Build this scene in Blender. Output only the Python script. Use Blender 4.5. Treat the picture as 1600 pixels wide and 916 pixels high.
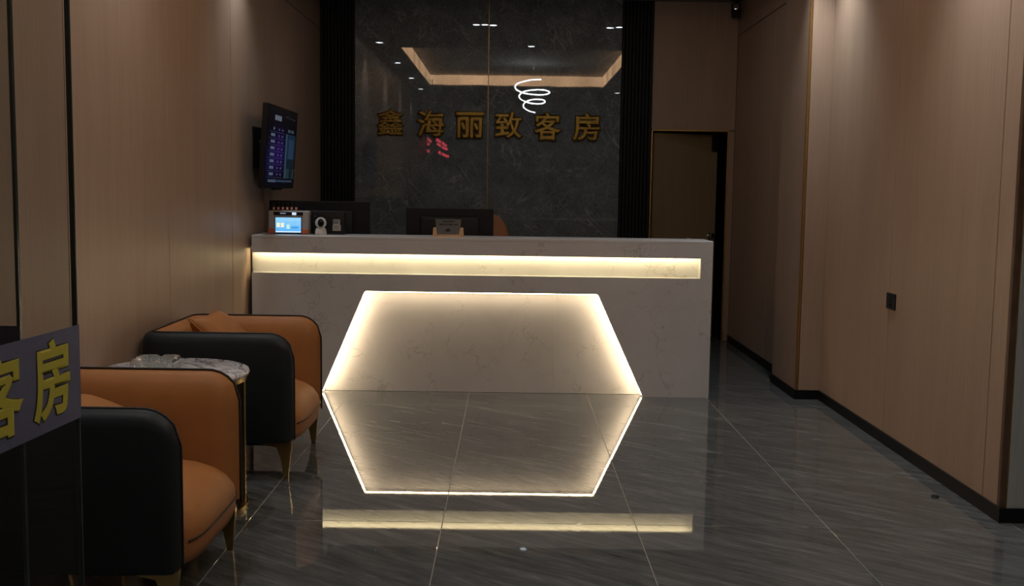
import bpy, bmesh, math, random
from mathutils import Vector, Matrix
random.seed(7)
PI = math.pi
scene = bpy.context.scene
for o in list(bpy.data.objects):
    bpy.data.objects.remove(o)
COL = scene.collection

# ------------------------------------------------------------------ camera
F_PX, PITCH, YAW, ROLL, CAM_H = 1650.1, 0.09681, 0.00244, 0.01440, 1.3748
fwd = Vector((math.sin(YAW) * math.cos(PITCH), math.cos(YAW) * math.cos(PITCH), -math.sin(PITCH)))
right0 = Vector((math.cos(YAW), -math.sin(YAW), 0))
up0 = right0.cross(fwd)
cr, sr = math.cos(ROLL), math.sin(ROLL)
rgt = right0 * cr + up0 * sr
upv = up0 * cr - right0 * sr
cam_data = bpy.data.cameras.new('camera')
cam_data.sensor_width = 36.0
cam_data.lens = F_PX / 1600.0 * 36.0
cam_data.clip_start = 0.05
cam = bpy.data.objects.new('camera', cam_data)
cam.matrix_world = Matrix(((rgt.x, upv.x, -fwd.x, 0), (rgt.y, upv.y, -fwd.y, 0), (rgt.z, upv.z, -fwd.z, CAM_H), (0, 0, 0, 1)))
COL.objects.link(cam)
scene.camera = cam

# ------------------------------------------------------------------ world and exposure
world = bpy.data.worlds.new('night_street')
scene.world = world
world.use_nodes = True
world.node_tree.nodes['Background'].inputs[0].default_value = (0.55, 0.68, 0.85, 1)
world.node_tree.nodes['Background'].inputs[1].default_value = 0.04
scene.view_settings.view_transform = 'Standard'
scene.view_settings.look = 'None'
scene.view_settings.gamma = 1.0
scene.view_settings.use_curve_mapping = False
scene.view_settings.exposure = 0.0

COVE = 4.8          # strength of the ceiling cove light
LED_NICHE = 52.0   # LED strip of the trapezoid niche
LED_BAND = 23.0     # LED strip of the counter band
SPOT = 30.0         # downlight lens
SPOT_W = 36.0        # downlight beam, watts
PEND = 40.0         # spiral pendant

# ------------------------------------------------------------------ material helpers
def new_mat(name):
    m = bpy.data.materials.new(name)
    m.use_nodes = True
    nt = m.node_tree
    nt.nodes.clear()
    out = nt.nodes.new('ShaderNodeOutputMaterial')
    return m, nt, out

def N(nt, kind, **kw):
    n = nt.nodes.new(kind)
    for k, v in kw.items():
        setattr(n, k, v)
    return n

def bsdf(nt, out, color=(.5, .5, .5), rough=.5, metal=0., ior=1.5, spec=.5):
    b = nt.nodes.new('ShaderNodeBsdfPrincipled')
    b.inputs['Base Color'].default_value = (*color, 1)
    b.inputs['Roughness'].default_value = rough
    b.inputs['Metallic'].default_value = metal
    b.inputs['IOR'].default_value = ior
    b.inputs['Specular IOR Level'].default_value = spec
    nt.links.new(b.outputs[0], out.inputs[0])
    return b

def ramp(nt, src, stops):
    r = nt.nodes.new('ShaderNodeValToRGB')
    els = r.color_ramp.elements
    els[0].position, els[0].color = stops[0][0], (*stops[0][1], 1)
    els[1].position, els[1].color = stops[-1][0], (*stops[-1][1], 1)
    for p, c in stops[1:-1]:
        e = els.new(p)
        e.color = (*c, 1)
    nt.links.new(src, r.inputs[0])
    return r.outputs[0]

def coords(nt, kind='pos', scale=(1, 1, 1), rot=(0, 0, 0), rand=0.):
    if kind == 'pos':
        s = nt.nodes.new('ShaderNodeNewGeometry').outputs['Position']
    else:
        s = nt.nodes.new('ShaderNodeTexCoord').outputs['Object']
    if rand:
        oi = nt.nodes.new('ShaderNodeObjectInfo')
        mul = N(nt, 'ShaderNodeVectorMath', operation='SCALE')
        cmb = nt.nodes.new('ShaderNodeCombineXYZ')
        for i in range(3):
            nt.links.new(oi.outputs['Random'], cmb.inputs[i])
        nt.links.new(cmb.outputs[0], mul.inputs[0])
        mul.inputs['Scale'].default_value = rand
        add = N(nt, 'ShaderNodeVectorMath', operation='ADD')
        nt.links.new(s, add.inputs[0])
        nt.links.new(mul.outputs[0], add.inputs[1])
        s = add.outputs[0]
    if any(rot):
        m0 = nt.nodes.new('ShaderNodeMapping')
        m0.inputs['Rotation'].default_value = rot
        nt.links.new(s, m0.inputs['Vector'])
        s = m0.outputs[0]
    mp = nt.nodes.new('ShaderNodeMapping')
    mp.inputs['Scale'].default_value = scale
    nt.links.new(s, mp.inputs['Vector'])
    return mp.outputs[0]

def noise(nt, vec, scale, detail=4., rough=.55, dist=0.):
    n = nt.nodes.new('ShaderNodeTexNoise')
    n.inputs['Scale'].default_value = scale
    n.inputs['Detail'].default_value = detail
    n.inputs['Roughness'].default_value = rough
    n.inputs['Distortion'].default_value = dist
    nt.links.new(vec, n.inputs['Vector'])
    return n.outputs['Fac']

def mix(nt, fac, a, b, mode='MIX'):
    m = N(nt, 'ShaderNodeMix', data_type='RGBA', blend_type=mode)
    for sock, v in ((m.inputs[0], fac), (m.inputs[6], a), (m.inputs[7], b)):
        if isinstance(v, (int, float)):
            sock.default_value = v
        elif isinstance(v, tuple):
            sock.default_value = (*v, 1)
        else:
            nt.links.new(v, sock)
    return m.outputs[2]

def bump(nt, b, h, strength, dist=.01):
    bp = nt.nodes.new('ShaderNodeBump')
    bp.inputs['Strength'].default_value = strength
    bp.inputs['Distance'].default_value = dist
    nt.links.new(h, bp.inputs['Height'])
    nt.links.new(bp.outputs[0], b.inputs['Normal'])

def plain(name, color, rough=.5, metal=0., ior=1.5, spec=.5, var=.0, scale=30.):
    m, nt, out = new_mat(name)
    b = bsdf(nt, out, color, rough, metal, ior, spec)
    if var:
        f = noise(nt, coords(nt, 'obj'), scale)
        lo = tuple(max(0, c * (1 - var)) for c in color)
        hi = tuple(min(1, c * (1 + var)) for c in color)
        nt.links.new(ramp(nt, f, [(.3, lo), (.7, hi)]), b.inputs['Base Color'])
    return m

def emit(name, color, strength, vary=0., scale=3.):
    m, nt, out = new_mat(name)
    e = nt.nodes.new('ShaderNodeEmission')
    e.inputs[0].default_value = (*color, 1)
    e.inputs[1].default_value = strength
    if vary:
        f = noise(nt, coords(nt, 'pos'), scale, 2)
        mr = nt.nodes.new('ShaderNodeMapRange')
        mr.inputs[1].default_value, mr.inputs[2].default_value = .3, .7
        mr.inputs[3].default_value, mr.inputs[4].default_value = strength * (1 - vary), strength * (1 + vary)
        nt.links.new(f, mr.inputs[0])
        nt.links.new(mr.outputs[0], e.inputs[1])
    nt.links.new(e.outputs[0], out.inputs[0])
    return m

def attr_emit(name, strength, base=(.005, .005, .006)):
    """a screen or print whose colours sit on its faces"""
    m, nt, out = new_mat(name)
    b = bsdf(nt, out, base, .4, spec=.15)
    a = nt.nodes.new('ShaderNodeAttribute')
    a.attribute_name = 'ink'
    nt.links.new(a.outputs['Color'], b.inputs['Emission Color'])
    b.inputs['Emission Strength'].default_value = strength
    return m

def attr_print(name, rough=.5):
    m, nt, out = new_mat(name)
    b = bsdf(nt, out, (.5, .5, .5), rough)
    a = nt.nodes.new('ShaderNodeAttribute')
    a.attribute_name = 'ink'
    nt.links.new(a.outputs['Color'], b.inputs['Base Color'])
    return m

def wood(name, dark, light, rough=.42, grain=1.):
    m, nt, out = new_mat(name)
    b = bsdf(nt, out, light, rough, spec=.35)
    v = coords(nt, 'pos', (110, 110, 1.6))
    f1 = noise(nt, v, 1.8, 5, .6)
    v2 = coords(nt, 'pos', (5, 5, .35))
    f2 = noise(nt, v2, 1.5, 2)
    c1 = ramp(nt, f1, [(.25, dark), (.55, light), (.8, tuple(min(1, c * 1.08) for c in light))])
    c2 = ramp(nt, f2, [(.3, (.95, .945, .94)), (.7, (1.03, 1.02, 1.01))])
    nt.links.new(mix(nt, 1., c1, c2, 'MULTIPLY'), b.inputs['Base Color'])
    bump(nt, b, f1, .12 * grain, .002)
    return m

def stone_light(name):
    m, nt, out = new_mat(name)
    b = bsdf(nt, out, (.4, .36, .31), .28, spec=.45)
    v = coords(nt, 'pos')
    cloud = ramp(nt, noise(nt, v, 2.2, 6, .6, .6), [(.3, (.58, .58, .59)), (.7, (.66, .66, .67))])
    vn = N(nt, 'ShaderNodeTexVoronoi', feature='DISTANCE_TO_EDGE')
    vn.inputs['Scale'].default_value = 5.5
    nz = nt.nodes.new('ShaderNodeTexNoise')
    nz.inputs['Scale'].default_value = 7
    nz.inputs['Detail'].default_value = 5
    nt.links.new(v, nz.inputs['Vector'])
    vm = N(nt, 'ShaderNodeVectorMath', operation='MULTIPLY_ADD')
    vm.inputs[1].default_value = (.35, .35, .35)
    nt.links.new(nz.outputs['Color'], vm.inputs[0])
    nt.links.new(v, vm.inputs[2])
    nt.links.new(vm.outputs[0], vn.inputs['Vector'])
    line = ramp(nt, vn.outputs['Distance'], [(0, (1, 1, 1)), (.012, (.5, .5, .5)), (.03, (0, 0, 0))])
    gate = ramp(nt, noise(nt, v, 4.3, 2), [(.48, (0, 0, 0)), (.60, (.85, .85, .85))])
    fac = mix(nt, 1., line, gate, 'MULTIPLY')
    nt.links.new(mix(nt, fac, cloud, (.42, .40, .38)), b.inputs['Base Color'])
    return m

def stone_dark(name):
    m, nt, out = new_mat(name)
    b = bsdf(nt, out, (.03, .03, .03), .012, ior=1.7)
    v = coords(nt, 'pos')
    cloud = ramp(nt, noise(nt, v, 6, 8, .7, .4), [(.3, (.112, .132, .140)), (.7, (.205, .240, .255))])
    def hairlines(rot, scale, stretch, width, amount):
        vv = coords(nt, 'pos', (1, 1, stretch), rot)
        f = noise(nt, vv, scale, 3, .5, .7)
        return ramp(nt, f, [(.5 - width, (0, 0, 0)), (.5, (amount,) * 3), (.5 + width, (0, 0, 0))])
    lines = None
    for rot, sc_, st, w_, am in (((0, .6, 0), 5, .25, .008, .8), ((0, -.8, 0), 7, .22, .008, .7), ((0, 1.3, 0), 6, .3, .007, .7), ((0, .1, 0), 11, .3, .012, .45)):
        h_ = hairlines(rot, sc_, st, w_, am)
        lines = h_ if lines is None else mix(nt, 1., lines, h_, 'LIGHTEN')
    gate = ramp(nt, noise(nt, v, 3.7, 3), [(.40, (.1, .1, .1)), (.62, (1, 1, 1))])
    lines = mix(nt, 1., lines, gate, 'MULTIPLY')
    fine = ramp(nt, noise(nt, v, 90, 3, .6), [(.3, (.72, .72, .72)), (.7, (1.25, 1.25, 1.25))])
    cloud = mix(nt, 1., cloud, fine, 'MULTIPLY')
    nt.links.new(mix(nt, lines, cloud, (.42, .44, .44)), b.inputs['Base Color'])
    wav = noise(nt, coords(nt, 'pos', (1, 1, 1.6)), 2.6, 2)
    bump(nt, b, wav, .006, .02)
    return m

def floor_tile_mat(name):
    m, nt, out = new_mat(name)
    b = bsdf(nt, out, (.05, .05, .05), .02, ior=1.52)
    v = coords(nt, 'obj', (1.1, 7, 1.0), (0, 0, .62), rand=13.)
    f = noise(nt, v, 3.0, 8, .66, .3)
    c = ramp(nt, f, [(.28, (.058, .063, .064)), (.48, (.094, .101, .102)), (.62, (.132, .139, .138)), (.80, (.25, .258, .252))])
    v2 = coords(nt, 'obj', (1.0, 18, 1.0), (0, 0, .66), rand=7.)
    f2 = noise(nt, v2, 2.4, 6, .6, .5)
    s = ramp(nt, f2, [(.56, (0, 0, 0)), (.74, (.45, .45, .45))])
    nt.links.new(mix(nt, s, c, (.26, .265, .265)), b.inputs['Base Color'])
    wav = noise(nt, coords(nt, 'obj', (1, 1, 1), rand=5.), 7, 2)
    bump(nt, b, wav, .008, .006)
    return m

def marble_white(name):
    m, nt, out = new_mat(name)
    b = bsdf(nt, out, (.6, .6, .6), .12)
    v = coords(nt, 'obj', (1, 2.0, 1), (0, 0, .7))
    f = noise(nt, v, 4.0, 5, .58, 1.4)
    c = ramp(nt, f, [(.36, (.86, .85, .86)), (.46, (.72, .71, .74)), (.49, (.22, .21, .24)), (.52, (.70, .69, .72)), (.64, (.88, .87, .88))])
    nt.links.new(c, b.inputs['Base Color'])
    return m

def leather(name, color, rough=.5):
    m, nt, out = new_mat(name)
    b = bsdf(nt, out, color, rough, spec=.3)
    v = coords(nt, 'obj')
    vn = nt.nodes.new('ShaderNodeTexVoronoi')
    vn.inputs['Scale'].default_value = 260
    nt.links.new(v, vn.inputs['Vector'])
    f = noise(nt, v, 6, 3)
    nt.links.new(ramp(nt, f, [(.3, tuple(c * .92 for c in color)), (.7, tuple(min(1, c * 1.06) for c in color))]), b.inputs['Base Color'])
    bump(nt, b, vn.outputs['Distance'], .12, .001)
    return m

def pane_mat(name, tint=(.86, .88, .88)):
    m, nt, out = new_mat(name)
    fr = nt.nodes.new('ShaderNodeFresnel')
    geo = nt.nodes.new('ShaderNodeNewGeometry')
    mr = nt.nodes.new('ShaderNodeMapRange')
    mr.inputs[3].default_value, mr.inputs[4].default_value = 1.14, 1 / 1.14
    nt.links.new(geo.outputs['Backfacing'], mr.inputs[0])
    nt.links.new(mr.outputs[0], fr.inputs[0])
    tr = nt.nodes.new('ShaderNodeBsdfTransparent')
    tr.inputs[0].default_value = (*tint, 1)
    gl = nt.nodes.new('ShaderNodeBsdfGlossy')
    gl.inputs['Roughness'].default_value = .0
    mx = nt.nodes.new('ShaderNodeMixShader')
    nt.links.new(fr.outputs[0], mx.inputs[0])
    nt.links.new(tr.outputs[0], mx.inputs[1])
    nt.links.new(gl.outputs[0], mx.inputs[2])
    nt.links.new(mx.outputs[0], out.inputs[0])
    return m

def crystal(name):
    m, nt, out = new_mat(name)
    b = bsdf(nt, out, (.88, .92, .92), .03, ior=1.5)
    b.inputs['Transmission Weight'].default_value = .8
    return m

M = {}
M['wood'] = wood('wood_panel', (.350, .252, .186), (.415, .302, .225))
M['wood_end'] = wood('grey_wood_panel', (.29, .30, .28), (.39, .40, .375))
M['wood_edge'] = plain('dark_wood_edge', (.10, .055, .03), .45, var=.2)
M['door_wood'] = wood('door_wood', (.25, .18, .10), (.33, .245, .14))
M['gold_trim'] = plain('gold_trim', (.52, .33, .13), .35, 1., var=.1)
M['seam'] = plain('seam_brown', (.10, .06, .035), .6, var=.2)  # brown backing that shows in the panel gaps
M['slab'] = stone_dark('dark_polished_stone')
M['flute'] = plain('charcoal_flute', (.010, .011, .012), .55, spec=.3, var=.2)
M['counter'] = stone_light('counter_stone')
M['tile'] = floor_tile_mat('floor_tile')
M['grout'] = plain('grout', (.27, .25, .225), .6, var=.15)
M['black_skirt'] = plain('black_skirting', (.005, .005, .006), .5, spec=.25, var=.2)
M['ceiling'] = plain('ceiling_paint', (.30, .28, .26), .8, var=.05)
M['orange'] = leather('orange_leather', (.40, .165, .050))
M['black_leather'] = leather('black_leather', (.018, .023, .026), .5)
M['piping'] = plain('black_piping', (.012, .010, .010), .5, var=.2)
M['brass'] = plain('brass', (.62, .43, .17), .25, 1., var=.1)
M['black_plastic'] = plain('black_plastic', (.008, .008, .009), .5, spec=.3, var=.2)
M['screen_black'] = plain('screen_black', (.006, .006, .007), .12, var=.1)
M['white_plastic'] = plain('white_plastic', (.68, .66, .62), .4, var=.05)
M['grey_plastic'] = plain('grey_plastic', (.40, .37, .35), .45, var=.05)
M['orange_plastic'] = plain('orange_plastic', (.55, .14, .05), .45, var=.05)
M['red_plastic'] = plain('red_plastic', (.50, .06, .04), .4, var=.1)
M['pine'] = plain('pine', (.62, .40, .22), .5, var=.15, scale=60)
M['marble'] = marble_white('white_marble')
M['crystal'] = crystal('clear_crystal')
M['pane'] = pane_mat('clear_pane')
M['pane_edge'] = plain('pane_edge', (.03, .045, .045), .2, var=.1)
M['film'] = plain('blue_film', (.078, .092, .18), .5, var=.08)
M['film_darker'] = plain('darker_blue_film', (.045, .053, .10), .5, var=.08)  # same hue as the door film at a darker tone
M['yellow'] = plain('yellow_ink', (.46, .43, .03), .5, var=.05)
M['ink'] = plain('black_ink', (.008, .008, .008), .5, var=.1)
M['steel'] = plain('steel', (.75, .75, .75), .12, 1., var=.1)
M['acrylic'] = plain('frosted_acrylic', (.16, .16, .16), .25, var=.1)
M['white_metal'] = plain('white_metal', (.6, .6, .6), .4, var=.05)
M['dark_void'] = plain('unlit_plaster', (.05, .045, .04), .8, var=.1)  # dark wall colour stands in for the missing light
M['brown_leather'] = leather('brown_leather', (.32, .13, .05), .4)
M['gold_letter'] = plain('gold_letter', (.26, .165, .035), .36, .85, var=.15)
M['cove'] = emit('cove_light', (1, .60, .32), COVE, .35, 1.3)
M['led'] = emit('led_niche', (1, .75, .46), LED_NICHE)
M['led_top'] = emit('led_niche_top', (1, .75, .46), LED_NICHE * .4)
M['led_band'] = emit('led_band', (1, .80, .43), LED_BAND)
M['lens'] = emit('downlight_lens', (.86, .95, 1), SPOT)
M['spiral'] = emit('spiral_light', (.90, .97, 1), PEND)
M['neon'] = emit('red_neon', (1, .09, .13), 5.)
M['tv'] = attr_emit('tv_picture', .2)
M['pay_screen'] = attr_emit('blue_screen', 1.15)
M['print'] = attr_print('printed_label')

# ------------------------------------------------------------------ mesh helpers
class MB:
    def __init__(self):
        self.v, self.f, self.ink = [], [], []

    def quad(self, pts, ink=None):
        n = len(self.v)
        self.v += [tuple(p) for p in pts]
        self.f.append(tuple(range(n, n + len(pts))))
        self.ink.append(ink)
        return self

    def box(self, x0, y0, z0, x1, y1, z1):
        n = len(self.v)
        self.v += [(x0, y0, z0), (x1, y0, z0), (x1, y1, z0), (x0, y1, z0), (x0, y0, z1), (x1, y0, z1), (x1, y1, z1), (x0, y1, z1)]
        self.f += [(n, n + 3, n + 2, n + 1), (n + 4, n + 5, n + 6, n + 7), (n, n + 1, n + 5, n + 4), (n + 1, n + 2, n + 6, n + 5), (n + 2, n + 3, n + 7, n + 6), (n + 3, n, n + 4, n + 7)]
        return self

    def rbox(self, x0, y0, z0, x1, y1, z1, r=.01, seg=3):
        bm = bmesh.new()
        bmesh.ops.create_cube(bm, size=1)
        for v in bm.verts:
            v.co = Vector(((x0 + x1) / 2 + v.co.x * (x1 - x0), (y0 + y1) / 2 + v.co.y * (y1 - y0), (z0 + z1) / 2 + v.co.z * (z1 - z0)))
        bmesh.ops.bevel(bm, geom=list(bm.edges), offset=r, segments=seg, profile=.5, affect='EDGES')
        self.add_bm(bm)
        return self

    def add_bm(self, bm):
        n = len(self.v)
        bm.verts.index_update()
        self.v += [tuple(v.co) for v in bm.verts]
        self.f += [tuple(n + v.index for v in f.verts) for f in bm.faces]
        bm.free()

    def prism(self, poly, axis, a, b):
        """polygon in the plane across `axis`, extruded from a to b"""
        def put(p, t):
            if axis == 'y':
                return (p[0], t, p[1])
            if axis == 'x':
                return (t, p[0], p[1])
            return (p[0], p[1], t)
        n, k = len(self.v), len(poly)
        self.v += [put(p, a) for p in poly] + [put(p, b) for p in poly]
        self.f.append(tuple(range(n, n + k)))
        self.f.append(tuple(range(n + 2 * k - 1, n + k - 1, -1)))
        for i in range(k):
            j = (i + 1) % k
            self.f.append((n + i, n + k + i, n + k + j, n + j))
        return self

    def grid(self, rows, close_u=False, close_v=False, caps=False):
        n, R, C = len(self.v), len(rows), len(rows[0])
        for r in rows:
            self.v += [tuple(p) for p in r]
        for i in range(R if close_u else R - 1):
            for j in range(C if close_v else C - 1):
                i2, j2 = (i + 1) % R, (j + 1) % C
                self.f.append((n + i * C + j, n + i2 * C + j, n + i2 * C + j2, n + i * C + j2))
        if caps:
            self.f.append(tuple(n + j for j in range(C)))
            self.f.append(tuple(n + (R - 1) * C + j for j in reversed(range(C))))
        return self

    def tube(self, path, r, seg=8, closed=False):
        path = [Vector(p) for p in path]
        rows = []
        K = len(path)
        ref = Vector((0, 0, 1))
        for i, p in enumerate(path):
            a = path[(i - 1) % K] if (closed or i > 0) else p
            b = path[(i + 1) % K] if (closed or i < K - 1) else p
            t = (b - a).normalized()
            if abs(t.dot(ref)) > .95:
                ref = Vector((1, 0, 0)) if abs(t.x) < .9 else Vector((0, 1, 0))
            s = t.cross(ref).normalized()
            u = s.cross(t).normalized()
            ref = u
            rr = r[i] if isinstance(r, (list, tuple)) else r
            rows.append([p + s * (math.cos(2 * PI * k / seg) * rr) + u * (math.sin(2 * PI * k / seg) * rr) for k in range(seg)])
        return self.grid(rows, close_u=closed, close_v=True, caps=not closed)

    def lathe(self, prof, seg=32, cx=0, cy=0, z=0):
        rows = [[(cx + r * math.cos(2 * PI * k / seg), cy + r * math.sin(2 * PI * k / seg), z + h) for k in range(seg)] for r, h in prof]
        return self.grid(rows, close_v=True, caps=True)

    def build(self, name, mat, parent=None, smooth=False, loc=None, weld=True):
        me = bpy.data.meshes.new(name)
        me.from_pydata(self.v, [], self.f)
        if any(c is not None for c in self.ink):
            at = me.color_attributes.new('ink', 'FLOAT_COLOR', 'CORNER')
            li = 0
            for p, c in zip(me.polygons, self.ink):
                for _ in p.loop_indices:
                    at.data[li].color = (*(c or (0, 0, 0)), 1)
                    li += 1
        else:
            bm = bmesh.new()
            bm.from_mesh(me)
            if weld:
                bmesh.ops.remove_doubles(bm, verts=bm.verts, dist=1e-5)
            bmesh.ops.recalc_face_normals(bm, faces=bm.faces)
            bm.to_mesh(me)
            bm.free()
        if smooth:
            me.shade_smooth()
            if smooth is not True:
                me.set_sharp_from_angle(angle=math.radians(smooth))
        me.materials.append(M[mat] if isinstance(mat, str) else mat)
        o = bpy.data.objects.new(name, me)
        COL.objects.link(o)
        if parent:
            o.parent = parent
        if loc:
            o.location = loc
        return o

def tag(o, label=None, cat=None, group=None, kind=None):
    if label: o['label'] = label
    if cat: o['category'] = cat
    if group: o['group'] = group
    if kind: o['kind'] = kind
    return o

def thing(name, label, cat, loc=(0, 0, 0), rz=0., group=None):
    o = bpy.data.objects.new(name, None)
    o.empty_display_size = .1
    o.location = loc
    o.rotation_euler = (0, 0, rz)
    COL.objects.link(o)
    return tag(o, label, cat, group)

def struct(o, label=None):
    return tag(o, label, None, None, 'structure')

def copy_tree(o, parent=None):
    c = o.copy()
    COL.objects.link(c)
    c.parent = parent
    for ch in [x for x in bpy.data.objects if x.parent == o]:
        copy_tree(ch, c)
    return c

def glyph(name, text, mat, parent, w, h, depth, bold=.0, loc=(0, 0, 0), rot=(PI / 2, 0, 0)):
    """one written character as solid geometry, fitted into w by h, centred"""
    cu = bpy.data.curves.new(name, 'FONT')
    cu.body = text
    cu.size = 1.0
    cu.extrude = .05
    cu.bevel_depth = bold
    cu.bevel_resolution = 1
    ob = bpy.data.objects.new(name, cu)
    COL.objects.link(ob)
    dg = bpy.context.evaluated_depsgraph_get()
    dg.update()
    me = bpy.data.meshes.new_from_object(ob.evaluated_get(dg))
    bpy.data.objects.remove(ob)
    bpy.data.curves.remove(cu)
    xs = [v.co.x for v in me.vertices]; ys = [v.co.y for v in me.vertices]
    zs = [v.co.z for v in me.vertices]
    x0, x1, y0, y1, z0, z1 = min(xs), max(xs), min(ys), max(ys), min(zs), max(zs)
    for v in me.vertices:
        v.co = ((v.co.x - (x0 + x1) / 2) * w / (x1 - x0), (v.co.y - (y0 + y1) / 2) * h / (y1 - y0), (v.co.z - z0) * depth / (z1 - z0))
    me.materials.clear()
    me.materials.append(M[mat])
    me.name = name
    o = bpy.data.objects.new(name, me)
    COL.objects.link(o)
    o.parent = parent
    o.location = loc
    o.rotation_euler = rot
    return o

# ------------------------------------------------------------------ the setting
XL, XR, XRF, XP = -1.75, 2.10, 2.045, 1.94      # left wall, right wall, far right wall, pilaster
YB, YF, YC = 9.77, -3.0, 7.024                   # back wall, street end, counter front
YP0, YP1, YE = 7.03, 7.68, 4.385                 # pilaster, right wall end
XO, ZC, ZT = 3.4, 3.10, 3.30                     # outer right, ceiling, tray ceiling

# floor: grout bed and square tiles
fl = MB().box(XL - .3, YF, -.12, XO + .2, YB + 2.2, -.0008).build('floor', 'grout')
struct(fl, 'dark grey polished tile floor with pale joints')
TX0, TY0, TS, GAP = -1.0637, 5.8708, .8, .0022
tile_cache = {}
def tile_mesh(w, d):
    key = (round(w, 3), round(d, 3))
    if key not in tile_cache:
        o = MB().rbox(-w / 2, -d / 2, -.010, w / 2, d / 2, 0, .0012, 1).build('tile', 'tile')
        tile_cache[key] = o.data
        bpy.data.objects.remove(o)
    return tile_cache[key]
i0, i1 = int(math.floor((XL - TX0) / TS)), int(math.ceil((XO - TX0) / TS))
j0, j1 = int(math.floor((YF - TY0) / TS)), int(math.ceil((YB + 1.9 - TY0) / TS))
for i in range(i0, i1):
    for j in range(j0, j1):
        xa, xb = max(TX0 + i * TS, XL), min(TX0 + (i + 1) * TS, XO)
        ya, yb = max(TY0 + j * TS, YF), min(TY0 + (j + 1) * TS, YB + 1.9)
        if xa > XR and ya > YE: continue
        if ya > YB and xb < 1.2: continue
        if yb > YE + .1 and ya >= YE and xb > XR: xb = XR
        o = bpy.data.objects.new('tile', tile_mesh(xb - xa - GAP, yb - ya - GAP))
        COL.objects.link(o)
        o.parent = fl
        o.location = ((xa + xb) / 2, (ya + yb) / 2, 0)
        o.rotation_euler = (random.uniform(-.0004, .0004), random.uniform(-.0004, .0004), 0)

PT = .012
def panel_x(parent, x, face, ya, yb, za, zb, mat='wood'):
    """a wall panel on a plane x = const, proud towards `face`"""
    g = .0036
    xa, xb = (x, x + PT * face) if face > 0 else (x + PT * face, x)
    return MB().rbox(xa, ya + g, za + g, xb, yb - g, zb - g, .0015, 1).build('panel', mat, parent)
def panel_y(parent, y, xa, xb, za, zb, mat='wood'):
    g = .0036
    return MB().rbox(xa + g, y - PT, za + g, xb - g, y, zb - g, .0015, 1).build('panel', mat, parent)

# left wall
wl = MB().box(XL - .2, YF, 0, XL - PT, YB + .1, ZT + .1).build('wall_left', 'seam')
struct(wl, 'brown wood panelled wall behind the armchairs')
ZS = 2.805
cuts = [YF, -1.99, -.755, .48, 1.715, 2.95, 4.188, 5.423, 6.658, 7.893, YB]
for a, b in zip(cuts, cuts[1:]):
    panel_x(wl, XL - PT, 1, a, b, 0, ZS)
    panel_x(wl, XL - PT, 1, a, b, ZS, ZC)
# right wall, front stretch
wr = MB().box(XR + PT, YE, 0, XR + 1.5, YP0 + .1, ZC).build('wall_right', 'gold_trim')
struct(wr, 'brown wood panelled wall on the right with black skirting')
for a, b in ((YE + .022, 4.553), (4.553, 5.809), (5.809, YP0)):
    panel_x(wr, XR + PT, -1, a, b, 0, ZC)
MB().rbox(XR - .004, YE - .004, .06, XR + .022, YE + .022, ZC, .002, 1).build('corner_edge', 'wood_edge', wr)
for a, b in ((XR + .024, 2.75), (2.75, XO)):
    panel_y(wr, YE, a, b, 0, ZC, 'wood_end')
# pilaster
wp = MB().box(XP + PT, YP0 + PT, 0, XR + .3, YP1, ZC).build('wall_pilaster', 'gold_trim')
struct(wp, 'narrow wood clad pilaster with a gold corner beside the passage')
panel_y(wp, YP0 + PT, XP + .014, XR + .008, 0, ZC)
panel_x(wp, XP + PT, -1, YP0 + .014, YP1, 0, ZC)
MB().rbox(XP - .003, YP0 - .003, .06, XP + .013, YP0 + .013, ZC, .002, 1).build('corner_strip', 'gold_trim', wp)
# far right wall beyond the pilaster
wf = MB().box(XRF + PT, YP1, 0, XRF + .3, YB + .1, ZC).build('wall_passage', 'seam')
struct(wf, 'dim wood panelled wall of the passage beside the counter')
for a, b in ((YP1, 8.39), (8.39, YB)):
    panel_x(wf, XRF + PT, -1, a, b, 0, ZS)
panel_x(wf, XRF + PT, -1, YP1, YB, ZS, ZC)
# outer right wall of the entrance, beside the camera
wo = MB().box(XO, YF, 0, XO + .15, YE, ZC).build('wall_entrance', 'wood_end')
struct(wo, 'grey wood wall at the right of the entrance')

# back wall with a doorway
DX0, DX1, DZ = 1.29, 1.975, 1.935
wb = MB()
wb.box(XL, YB, 0, DX0, YB + .12, ZC).box(DX1, YB, 0, XRF + .1, YB + .12, ZC).box(DX0, YB, DZ, DX1, YB + .12, ZC)
wb = wb.build('wall_back', 'seam')
struct(wb, 'back wall of dark stone, charcoal flutes and brown wood behind the counter')
for a, b in ((-1.432, -.2205), (-.2155, .988)):
    MB().rbox(a, YB - .03, 0, b, YB, ZC, .0015, 1).build('stone_slab', 'slab', wb)
MB().rbox(-.2205, YB - .031, 0, -.2155, YB, ZC, .0008, 1).build('gold_joint', 'gold_trim', wb)
slat_me = None
def flutes(xa, xb, n):
    global slat_me
    p = (xb - xa) / n
    for k in range(n):
        x = xa + (k + .5) * p
        if slat_me is None:
            hw = p * .36
            o = MB().prism([(-hw - .004, 0), (-hw, -.014), (-hw * .6, -.018), (hw * .6, -.018), (hw, -.014), (hw + .004, 0)], 'z', 0, ZC).build('slat', 'flute', wb)
            slat_me = o.data
        else:
            o = bpy.data.objects.new('slat', slat_me)
            COL.objects.link(o)
            o.parent = wb
        o.location = (x, YB - .004, 0)
for a, b, n in ((XL, -1.432, 10), (.988, 1.275, 9)):
    MB().box(a, YB - .004, 0, b, YB, ZC).build('flute_backing', 'flute', wb)
    flutes(a, b, n)
panel_y(wb, YB, 1.275, XRF, DZ + .012, ZC)
panel_y(wb, YB, DX1 + .012, XRF, 0, DZ + .012)

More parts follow.
